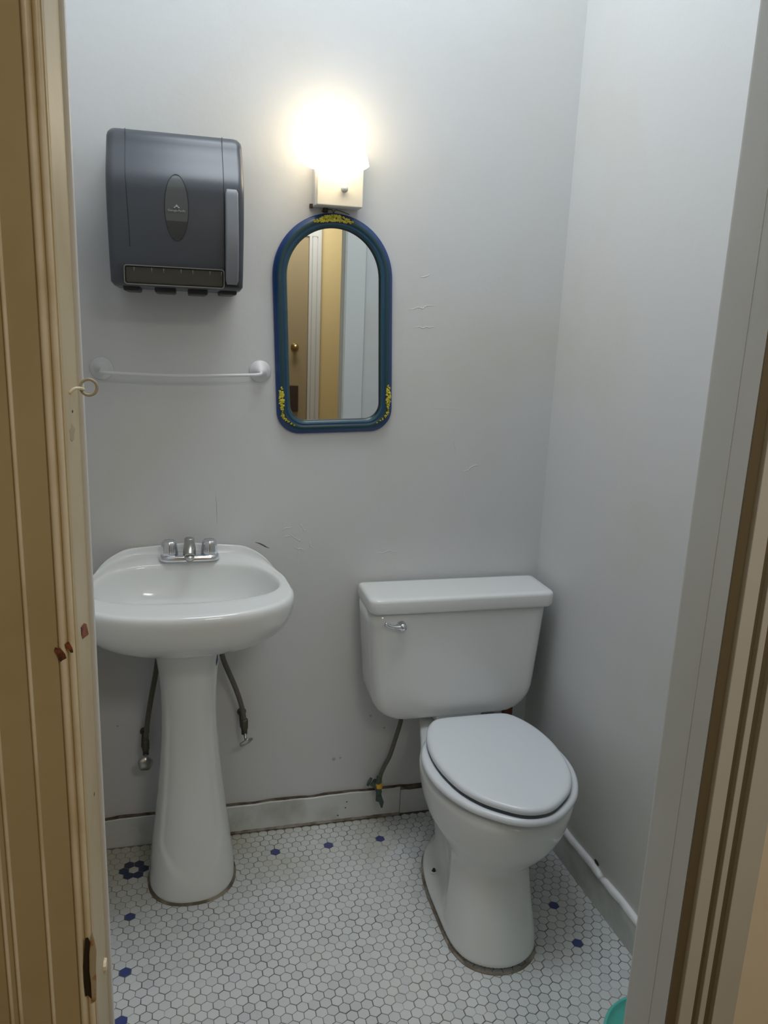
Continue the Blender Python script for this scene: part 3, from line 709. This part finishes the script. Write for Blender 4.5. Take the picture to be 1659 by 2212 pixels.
# faucet (sits on the sink deck; a thing of its own)
FX, FY, FZ = -0.226, 0.070, 0.8768
fa = thing('faucet', 'chrome centerset faucet with two bell handles on the white sink', 'faucet', (FX, FY, FZ))
bm = bmesh.new()
def stad(hw, hy, z, n=40, y=0):
    out = []
    for k in range(n):
        a = 2 * PI * k / n; ca, sa = math.cos(a), math.sin(a)
        out.append(Vector((math.copysign(hw - hy, ca) + hy * ca, y + hy * sa, z)))
    return out
loft(bm, [stad(0.0780, 0.0275, 0.0), stad(0.0785, 0.0280, 0.004), stad(0.0770, 0.0265, 0.011), stad(0.0740, 0.0235, 0.0145), stad(0.06, 0.015, 0.0150)])
link('base_plate', bm, M_chrome, fa, smooth=True)
for sx_ in (-1, 1):
    bm = bmesh.new(); prof = [(0.0001, 0.010), (0.0205, 0.010), (0.0218, 0.013), (0.0212, 0.022), (0.0192, 0.040), (0.0180, 0.0475), (0.0150, 0.0515), (0.0001, 0.0525)]
    lathe(bm, prof, (sx_ * 0.0515, 0, 0), 40)
    for v in bm.verts:          # shallow flutes
        dx, dy = v.co.x - sx_ * 0.0515, v.co.y
        r_ = math.hypot(dx, dy)
        if r_ > 0.012:
            k_ = 1 + 0.035 * math.cos(8 * math.atan2(dy, dx)); v.co.x = sx_ * 0.0515 + dx * k_; v.co.y = dy * k_
    link('handle', bm, M_chrome, fa, smooth=True)
bm = bmesh.new()
tube(bm, [(0, 0.004, 0.010), (0, 0.000, 0.030), (0, -0.010, 0.040), (0, -0.032, 0.036), (0, -0.050, 0.022)], lambda t: 0.0175 - 0.005 * t, 20)
link('spout', bm, M_dullchrome, fa, smooth=True)
bm = bmesh.new(); lathe(bm, [(0.0001, 0), (0.0105, 0.0), (0.0115, -0.004), (0.0105, -0.013), (0.0001, -0.013)], (0, -0.052, 0.024), 20, (0, -0.45, 1)); link('aerator', bm, M_dullchrome, fa, smooth=True)
bm = bmesh.new(); lathe(bm, [(0.0145, 0.020), (0.0145, 0.036), (0.0130, 0.037), (0.0130, 0.0535), (0.0115, 0.0555), (0.0001, 0.056)], (0, 0.006, 0), 24); link('lift_rod', bm, M_dullchrome, fa, smooth=True)

# sink supply lines
GS = 'supply lines beneath the sink'
def supply(name, label, pts, valve, hdl, disc_dir):
    b0 = valve
    t = thing(name, label, 'water pipe', b0, group=GS)
    bm = bmesh.new(); tube(bm, rel(b0, pts), 0.0072, 12); link('hose', bm, M_hose, t, smooth=True)
    bm = bmesh.new(); lathe(bm, [(0.001, 0.034), (0.009, 0.034), (0.0105, 0.028), (0.0105, 0.006), (0.0085, 0.0), (0.0085, -0.012), (0.001, -0.012)], (0, 0, 0), 14)
    tube(bm, rel(b0, [(b0[0] - 0.004, YB, b0[2] + 0.032), (b0[0] - 0.004, b0[1], b0[2] + 0.012)]), 0.0085, 10, sub=1)
    link('valve_body', bm, M_valve, t, smooth=True)
    bm = bmesh.new(); lathe(bm, [(0.001, 0), (0.013, 0.0), (0.013, 0.0015), (0.009, 0.006), (0.001, 0.006)], rel(b0, [(b0[0] - 0.004, YB, b0[2] + 0.032)])[0], 20, (0, -1, 0)); link('escutcheon', bm, M_valve, t, smooth=True)
    bm = bmesh.new()
    c = Vector(rel(b0, [hdl])[0]); d = Vector(disc_dir).normalized()
    tube(bm, [Vector((0, 0, -0.004)), c], 0.0045, 8, sub=1)
    f0 = len(bm.verts)
    lathe(bm, [(0.001, 0.004), (0.006, 0.004), (0.0195, 0.001), (0.0205, -0.002), (0.0195, -0.004), (0.001, -0.004)], c, 32, d)
    bm.verts.ensure_lookup_table()
    a_ = d.orthogonal().normalized(); b_ = d.cross(a_)
    for v in bm.verts[f0:]:
        q = v.co - c; u_, w_ = q.dot(a_), q.dot(b_); r_ = math.hypot(u_, w_)
        if r_ > 0.012:
            k_ = 1 + 0.07 * math.cos(5 * math.atan2(w_, u_)); v.co += (a_ * u_ + b_ * w_) * (k_ - 1)
    link('valve_knob', bm, M_dullchrome, t, smooth=True)
supply('sink_supply_line', 'dark braided hose and stop valve on the left side of the sink pedestal', [(-0.309, 0.060, 0.690), (-0.313, 0.060, 0.62), (-0.320, 0.058, 0.565), (-0.335, 0.062, 0.485), (-0.346, 0.065, 0.420), (-0.352, 0.068, 0.365), (-0.354, 0.068, 0.34)], (-0.354, 0.068, 0.325), (-0.3545, 0.045, 0.298), (0.25, -1, 0.15))
supply('sink_supply_line', 'dark braided hose and stop valve on the right side of the sink pedestal', [(-0.158, 0.060, 0.690), (-0.150, 0.058, 0.630), (-0.138, 0.055, 0.580), (-0.112, 0.060, 0.510), (-0.095, 0.064, 0.455), (-0.086, 0.067, 0.410), (-0.083, 0.068, 0.380)], (-0.083, 0.068, 0.362), (-0.079, 0.047, 0.333), (0.35, -0.6, -0.55))

# ================================================================== PAPER TOWEL DISPENSER
DC = (-0.2410, YB, 1.7275)
dp = thing('paper_towel_dispenser', 'smoky grey plastic paper towel dispenser with a pull lever, high on the back wall', 'dispenser', DC)
W_ = 0.152
def dring(z, hw, yf, r, back=0.0):
    """rounded-rect in plan at height z (local); y runs from wall (0) to -yf"""
    out = []
    for sx_, yy, a0, rr in ((1, -yf, -PI / 2, r), (1, back, 0, 0.004), (-1, back, PI / 2, 0.004), (-1, -yf, PI, r)):
        cx_ = sx_ * (hw - rr); cy = yy + (rr if yy == -yf else -rr)
        for k in range(9):
            a = a0 + (PI / 2) * k / 8
            out.append(Vector((cx_ + rr * math.cos(a), cy + rr * math.sin(a), z)))
    return out
def yfront(z):           # front face profile: bulges out, then falls back towards the top
    t = (z + 0.163) / 0.335
    return 0.222 + 0.010 * math.sin(PI * min(1, t * 1.15)) - 0.060 * ss(0.62, 1.02, t) - 0.012 * ss(0.15, 0.0, t)
def hwid(z):
    t = (z + 0.163) / 0.335
    return 0.1450 + 0.0020 * ss(0.0, 0.6, t) - 0.001 * ss(0.9, 1.0, t)
zs = [-0.163, -0.160, -0.150, -0.13, -0.118]
bm = bmesh.new()
rs = []
for i in range(41):
    z = -0.1625 + 0.335 * i / 40
    e = 0.0
    if i == 0: e = 0.006
    if i == 40: e = 0.007
    if i == 39: e = 0.0015
    rs.append(dring(z, hwid(z) - e, yfront(z) - 2 * e, 0.018))
vr = loft(bm, rs)
# cut the outlet opening by removing front faces, then build the throat
bm.faces.ensure_lookup_table()
OX0, OX1, OZ0, OZ1 = -0.113, 0.100, -0.158, -0.120
bd = link('body', bm, M_body, dp, smooth=True)
# boolean-free outlet: dark recess box seen through a raised grey rim
bm = bmesh.new()
yf0 = -yfront(-0.116) - 0.0008
box(bm, OX0, OX1, yf0 - 0.0006, yf0 + 0.02, OZ0, OZ1)
cutter = link('outlet_recess', bm, M_inner, dp, bevel=0.004)
bm = bmesh.new()
def frame_loop(x0, x1, z0, z1, th, y0_, y1_, rad=0.007):
    def rl(x0, x1, z0, z1, r, y):
        out = []
        for cx_, cz_, a0 in ((x1 - r, z1 - r, 0), (x0 + r, z1 - r, PI / 2), (x0 + r, z0 + r, PI), (x1 - r, z0 + r, 1.5 * PI)):
            for k in range(6):
                a = a0 + PI / 2 * k / 5; out.append(Vector((cx_ + r * math.cos(a), y, cz_ + r * math.sin(a))))
        return out
    a = rl(x0, x1, z0, z1, rad, y1_); b = rl(x0, x1, z0, z1, rad, y0_); c = rl(x0 + th, x1 - th, z0 + th, z1 - th, rad * 0.7, y0_); d = rl(x0 + th, x1 - th, z0 + th, z1 - th, rad * 0.7, y1_)
    loft(bm, [a, b, c, d], False, False)
frame_loop(OX0 - 0.002, OX1 + 0.002, OZ0 - 0.002, OZ1 + 0.002, 0.0022, yf0 - 0.0035, yf0 + 0.004)
link('outlet_rim', bm, M_rim, dp)
for i in range(7):
    x = OX0 + 0.018 + i * 0.0315 + (0.006 if i % 2 else 0)
    bm = bmesh.new(); prism(bm, [(x, OZ1 - 0.003), (x + 0.003, OZ1 - 0.003), (x + 0.0015, OZ1 - 0.013)], yf0 - 0.0018, yf0 - 0.0004, axis='y')
    link('tear_tooth', bm, M_rim, cutter)
# cover with its seams
def face_pt(x, z, off=0.0):
    return Vector((x, -yfront(z) - off, z))
def panel(x0, x1, z0, z1, off, name, m, parent=dp, nx=2, nz_=30, th=0.003, taper=None):
    b_ = bmesh.new(); grid = []
    for i in range(nz_ + 1):
        z = z0 + (z1 - z0) * i / nz_
        sh = (taper(z) if taper else 0)
        grid.append([b_.verts.new(face_pt(x0 + (x1 - x0) * k / nx + sh, z, off)) for k in range(nx + 1)])
    for i in range(nz_):
        for k in range(nx): b_.faces.new((grid[i][k], grid[i][k + 1], grid[i + 1][k + 1], grid[i + 1][k]))
    me_o = link(name, b_, m, parent, smooth=True)
    s_ = me_o.modifiers.new('s', 'SOLIDIFY'); s_.thickness = th; s_.offset = 0
    return me_o
panel(-0.1010, -0.0996, -0.080, 0.171, 0.0, 'cover_seam', M_dark, th=0.0016, taper=lambda z: -0.006 * ss(-0.08, 0.12, z))
panel(0.1010, 0.1024, -0.120, 0.171, 0.0, 'cover_seam', M_dark, th=0.0016)
# lever
bm = bmesh.new()
lr = []
for i in range(25):
    z = -0.150 + 0.203 * i / 24
    y = -0.232 - 0.020 * math.sin(PI * (i / 24) ** 0.9) - 0.004
    hwv = 0.0142
    e = 0.003 if i in (0, 24) else 0
    base_y = -yfront(z) + 0.003
    prf = [(-hwv + e, base_y), (-hwv + e, y + 0.003), (-hwv + 0.003, y), (hwv - 0.003, y), (hwv - e, y + 0.003), (hwv - e, base_y)]
    lr.append([Vector((0.1185 + px, py + e, z)) for px, py in prf])
loft(bm, lr); link('lever', bm, M_lever, dp, smooth=False, bevel=0.0015)
bm = bmesh.new()
for i in range(1):
    box(bm, 0.1005, 0.1365, -0.2245, -0.200, -0.156, 0.058)
link('lever_slot', bm, M_dark, dp, bevel=0.003)
# oval window with emblem
def oval(sx_, sz_, cz, w_, name, m, off, th=0.0012):
    b_ = bmesh.new(); a = []; b2 = []
    for k in range(64):
        t = 2 * PI * k / 64
        a.append(b_.verts.new(face_pt(sx_ * math.cos(t), cz + sz_ * math.sin(t), off)))
        b2.append(b_.verts.new(face_pt((sx_ - w_) * math.cos(t), cz + (sz_ - w_) * math.sin(t), off)))
    for k in range(64):
        j = (k + 1) % 64; b_.faces.new((a[k], a[j], b2[j], b2[k]))
    o_ = link(name, b_, m, dp); s_ = o_.modifiers.new('s', 'SOLIDIFY'); s_.thickness = th; s_.offset = 0
    return o_
ZO = 0.0065
oval(0.0262, 0.070, ZO, 0.0014, 'window_outline', M_dark, 0.0004)
b_ = bmesh.new(); rows = []
for i in range(29):
    z = ZO - 0.066 + 0.132 * i / 28; h_ = 0.0245 * math.sqrt(max(0.0, 1 - ((z - ZO) / 0.0685) ** 2))
    rows.append([b_.verts.new(face_pt(h_ * (k / 4 - 1), z, 0.0002)) for k in range(9)])
for a, b in zip(rows, rows[1:]):
    for k in range(8):
        f = b_.faces.new((a[k], a[k + 1], b[k + 1], b[k])); f.material_index = 0
for f in b_.faces:
    if f.calc_center_median().z < ZO - 0.028: f.material_index = 1
o_ = link('window', b_, [mat('window_smoke', (0.075, 0.083, 0.083), 0.28, spec=0.6), mat('window_dark', (0.030, 0.033, 0.036), 0.28, spec=0.6)], dp)
# emblem: three peaks over the maker's name
b_ = bmesh.new()
def tri(x0, x1, x2, z0, z1):
    prism(b_, [(x0, z0), (x2, z0), (x1, z1)], -yfront(ZO) - 0.0016, -yfront(ZO) + 0.001, axis='y')
ze = ZO - 0.001
tri(-0.0065, -0.0035, -0.0025, ze, ze + 0.0035); tri(-0.0035, 0.0000, 0.0005, ze + 0.0022, ze + 0.0075); tri(0.0000, 0.0004, 0.0040, ze + 0.0022, ze + 0.0075); tri(0.0020, 0.0040, 0.0070, ze, ze + 0.0035)
link('emblem', b_, M_mark, dp)
cu = bpy.data.curves.new('maker_name', 'FONT'); cu.body = 'Georgia-Pacific'; cu.size = 0.0062; cu.align_x = 'CENTER'; cu.extrude = 0.0004
to_ = bpy.data.objects.new('maker_name_curve', cu); COL.objects.link(to_)
bpy.context.view_layer.update()
me = bpy.data.meshes.new_from_object(to_.evaluated_get(bpy.context.evaluated_depsgraph_get()))
bpy.data.objects.remove(to_); me.materials.clear(); me.materials.append(M_mark)
o_ = bpy.data.objects.new('maker_name', me); COL.objects.link(o_); o_.parent = dp
o_.location = (0, -yfront(ZO) - 0.0014, ZO - 0.0085); o_.rotation_euler = (PI / 2, 0, 0)
# mounting lugs below
bm = bmesh.new()
for x0, x1, d in ((-0.120, -0.085, 0.010), (-0.052, -0.005, 0.011), (0.022, 0.066, 0.012), (0.094, 0.132, 0.009)):
    box(bm, x0, x1, -0.19, -0.05, -0.1625 - d, -0.155)
link('bottom_lug', bm, M_dark, dp, bevel=0.004)

# ================================================================== MIRROR
MC = (0.157, YB, 1.494)
mi_ = thing('mirror', 'arched wall mirror in a blue-green frame with gilt ornaments', 'mirror', MC, (0, math.radians(-2.2), 0))
HWm, HBm = 0.1590, -0.2830        # outer half-width, bottom
def arch(d, n1=40):
    """closed outline inset by d: round arched top, rounded bottom corners"""
    hw = HWm - d; zc = 0.283 - 0.160; zb = HBm + d; rc = 0.062 - d * 0.55
    pts = []
    ry = 0.160 - d
    for k in range(n1 + 1):
        a = PI * k / n1; pts.append((hw * math.cos(a), zc + ry * math.sin(a)))
    for k in range(1, 10): pts.append((-hw + 0.0 * k, zc + (zb + rc - zc) * k / 10))
    for k in range(11):
        a = PI + PI / 2 * k / 10; pts.append((-hw + rc + rc * math.cos(a), zb + rc + rc * math.sin(a)))
    for k in range(1, 8): pts.append((-hw + rc + (2 * hw - 2 * rc) * k / 8, zb))
    for k in range(11):
        a = 1.5 * PI + PI / 2 * k / 10; pts.append((hw - rc + rc * math.cos(a), zb + rc + rc * math.sin(a)))
    for k in range(1, 10): pts.append((hw, zb + rc + (zc - zb - rc) * k / 10))
    return pts
def floop(prof, name, m, parent):
    b_ = bmesh.new(); rr = [[Vector((x, y, z)) for x, z in arch(d)] for d, y in prof]
    loft(b_, rr, False, False); return link(name, b_, m, parent, smooth=True)
floop([(0.002, 0), (0.0, -0.004), (0.0008, -0.009), (0.005, -0.012)], 'frame_edge', M_blue, mi_)
fr_prof = [(0.005, -0.012), (0.009, -0.0165), (0.013, -0.0185), (0.018, -0.0188), (0.022, -0.0178), (0.0245, -0.0165), (0.0270, -0.0175), (0.0300, -0.0165), (0.0335, -0.0135)]
b_ = bmesh.new(); rr = [[Vector((x, y, z)) for x, z in arch(d)] for d, y in fr_prof]
loft(b_, rr, False, False); b_.faces.ensure_lookup_table(); nA = len(rr[0])
for k_, mi_k in enumerate((0, 0, 1, 1, 0, 0, 2, 2)):
    for f in b_.faces[k_ * nA:(k_ + 1) * nA]: f.material_index = mi_k
link('frame', b_, [M_navy, M_fgreen, M_teal], mi_, smooth=True)
floop([(0.0335, -0.0135), (0.0352, -0.010), (0.0368, -0.0065), (0.0373, -0.003)], 'frame_lip', M_lip, mi_)
bm = bmesh.new(); vv = [bm.verts.new((x, -0.0045, z)) for x, z in arch(0.0365)]; v2 = [bm.verts.new((v.co.x, -0.001, v.co.z)) for v in vv]
bm.faces.new(vv); bm.faces.new(v2[::-1])
for i in range(len(vv)): bm.faces.new((vv[i], v2[i], v2[(i + 1) % len(vv)], vv[(i + 1) % len(vv)]))
link('mirror_glass', bm, M_mirror, mi_)
# gilt ornaments made of small leaves and rosettes
def blob(b_, c, rx, rz, ry, rot):
    f0 = bmesh.ops.create_icosphere(b_, subdivisions=1, radius=1)['verts']
    mt = Matrix.Translation(c) @ Matrix.Rotation(rot, 4, 'Y') @ Matrix.Diagonal((rx, ry, rz, 1))
    bmesh.ops.transform(b_, matrix=mt, verts=f0)
def ornament(points, seed):
    rnd = random.Random(seed); b_ = bmesh.new()
    for (x, z, s_, ang) in points:
        for k in range(6):
            a = rnd.random() * 2 * PI
            blob(b_, Vector((x + 0.55 * s_ * math.cos(a), -0.0190 - rnd.random() * 0.0025, z + 0.55 * s_ * math.sin(a))), s_ * 0.60, s_ * 0.30, 0.0022, ang + rnd.uniform(-0.9, 0.9))
    o_ = link('gilt_ornament', b_, M_gold, mi_, smooth=False)
    return o_
zc_ = 0.283 - 0.160
pts = []
for k in range(-9, 10):
    a = PI / 2 + k * 0.038
    s_ = 0.0098 * (1 - (abs(k) / 10.5) ** 1.5) + 0.0018
    rad = 0.1450 + (0.001 * ((k % 2) * 2 - 1))
    if k == 0: s_ *= 0.6
    pts.append((rad * math.cos(a), zc_ + rad * math.sin(a), s_, -(a - PI / 2)))
ornament(pts, 3)
for sd in (-1, 1):
    pts = []
    for k in range(12):
        t = k / 11; z = -0.160 - 0.072 * t
        s_ = 0.0030 + 0.0058 * math.sin(PI * min(1, t * 1.1 + 0.1)) ** 0.8
        pts.append((sd * (0.1465 - 0.002 * t ** 2), z, s_, 0.9 * sd))
    for k in range(6):
        t = k / 5; a = t * 0.75
        pts.append((sd * (0.1465 - 0.002 - 0.030 * t ** 1.4), -0.232 - 0.026 * t, 0.0055 - 0.003 * t, 0.7 * sd))
    ornament(pts, 5 + sd)
# hanging wire at the top
bm = bmesh.new(); tube(bm, [(0.004, -0.003, 0.282), (-0.004, -0.004, 0.292), (-0.028, -0.003, 0.286)], 0.0008, 6); tube(bm, [(0.004, -0.003, 0.282), (0.010, -0.004, 0.291), (0.045, -0.003, 0.281)], 0.0008, 6)
link('hanging_wire', bm, M_dark, mi_)

# ================================================================== WALL LAMP
LX = 0.1555
lp = thing('wall_lamp', 'glowing glass wall sconce on a cream box above the blue mirror', 'lamp', (LX, YB, 1.835))
bm = bmesh.new(); box(bm, -0.0585, 0.0585, -0.056, 0, -0.0475, 0.085); hs = link('housing', bm, M_fixture, lp, bevel=0.003, seg=3)
bm = bmesh.new(); box(bm, -0.0615, -0.0575, -0.042, 0, -0.0475, 0.085); link('side_flange', bm, M_white, lp, bevel=0.001)
bm = bmesh.new(); lathe(bm, [(0.0045, 0), (0.0045, 0.006), (0.0085, 0.009), (0.0095, 0.014), (0.007, 0.019), (0.0001, 0.021)], (0.0075, -0.056, -0.008), 20, (0, -1, 0)); link('switch_knob', bm, mat('pale_knob', (0.45, 0.50, 0.52), 0.3), lp, smooth=True)
for a in ((-0.034, -0.022, -0.012, 0.0, -0.058, -0.047), (-0.069, -0.061, -0.010, 0.0, -0.050, -0.040)):
    bm = bmesh.new(); box(bm, *a); link('clip', bm, M_brown, lp, bevel=0.001)
# glass shade: a bell with its round top
bm = bmesh.new()
prof = [(0.001, 0.176), (0.022, 0.174), (0.040, 0.166), (0.053, 0.150), (0.061, 0.128), (0.066, 0.100), (0.072, 0.070), (0.078, 0.045), (0.081, 0.034), (0.075, 0.030), (0.03, 0.028), (0.001, 0.028)]
lathe(bm, prof, (-0.020, -0.093, 0.008), 40); link('shade', bm, M_glow, lp, smooth=True)
bm = bmesh.new(); lathe(bm, [(0.012, 0.0), (0.018, 0.008), (0.018, 0.03), (0.010, 0.034)], (-0.022, -0.100, 0.050), 20); tube(bm, [(-0.022, -0.100, 0.062), (-0.022, -0.05, 0.062)], 0.008, 10, sub=1); link('socket', bm, M_fixture, lp, smooth=True)

# ================================================================== TOWEL BAR
tb = thing('towel_bar', 'thin white painted towel bar on the wall below the dispenser', 'towel bar', (-0.235, YB, 1.365))
bm = bmesh.new()
tube(bm, [(-0.197, -0.012, 0.004), (-0.196, -0.045, 0.000), (-0.188, -0.056, -0.002), (-0.16, -0.058, -0.003), (0.0, -0.058, -0.006), (0.16, -0.058, -0.001), (0.188, -0.056, 0.001), (0.197, -0.045, 0.003), (0.198, -0.012, 0.006)], 0.0042, 14); link('rod', bm, M_white, tb, smooth=True)
for x, z in ((-0.197, 0.004), (0.198, 0.006)):
    bm = bmesh.new(); lathe(bm, [(0.0001, 0.0), (0.0270, 0.0), (0.0285, 0.002), (0.0270, 0.0045), (0.0185, 0.0055), (0.0170, 0.0095), (0.0120, 0.014), (0.0085, 0.022), (0.0001, 0.024)], (x, 0, z), 40, (0, -1, 0)); link('wall_flange', bm, M_white, tb, smooth=True)

# ================================================================== SCREW EYE, BIN
se = thing('screw_eye', 'small painted screw eye fixed in the left door jamb', 'screw eye', (JL, -1.165, 1.424))
bm = bmesh.new()
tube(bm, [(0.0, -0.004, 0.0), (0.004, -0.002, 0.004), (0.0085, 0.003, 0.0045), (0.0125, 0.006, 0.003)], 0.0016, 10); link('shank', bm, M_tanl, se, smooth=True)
bm = bmesh.new(); c = Vector((0.0165, 0.010, 0.0050)); d = Vector((0.10, -1, 0.05)).normalized(); a_ = d.orthogonal().normalized(); b_ = d.cross(a_)
RN = 40; rings = []
for k in range(RN):
    t = 2 * PI * k / RN; cen = c + (a_ * math.cos(t) + b_ * math.sin(t)) * 0.0078; out = (a_ * math.cos(t) + b_ * math.sin(t))
    rings.append([cen + 0.0015 * (math.cos(2 * PI * j / 10) * out + math.sin(2 * PI * j / 10) * d) for j in range(10)])
vr = [[bm.verts.new(p) for p in r] for r in rings]
for i in range(RN):
    for j in range(10): bm.faces.new((vr[i][j], vr[i][(j + 1) % 10], vr[(i + 1) % RN][(j + 1) % 10], vr[(i + 1) % RN][j]))
link('ring', bm, M_eye, se, smooth=True)

BX, BY, BR, BH = 0.600, -0.988, 0.106, 0.24
bn = thing('waste_bin', 'round teal plastic waste bin on the tiles behind the right door jamb', 'bin', (BX, BY, 0))
bm = bmesh.new(); lathe(bm, [(0.0001, 0.0), (0.078, 0.0), (0.080, 0.004), (BR - 0.003, BH - 0.012), (BR - 0.006, BH - 0.012), (0.076, 0.008), (0.0001, 0.006)], (0, 0, 0), 64); link('bucket', bm, M_bin, bn, smooth=True)
bm = bmesh.new(); lathe(bm, [(BR - 0.004, BH - 0.014), (BR + 0.001, BH - 0.012), (BR + 0.0025, BH - 0.005), (BR, BH), (BR - 0.004, BH - 0.003), (BR - 0.0065, BH - 0.013)], (0, 0, 0), 64); link('rim', bm, mat('pale_teal_rim', (0.10, 0.50, 0.42), 0.25), bn, smooth=True)
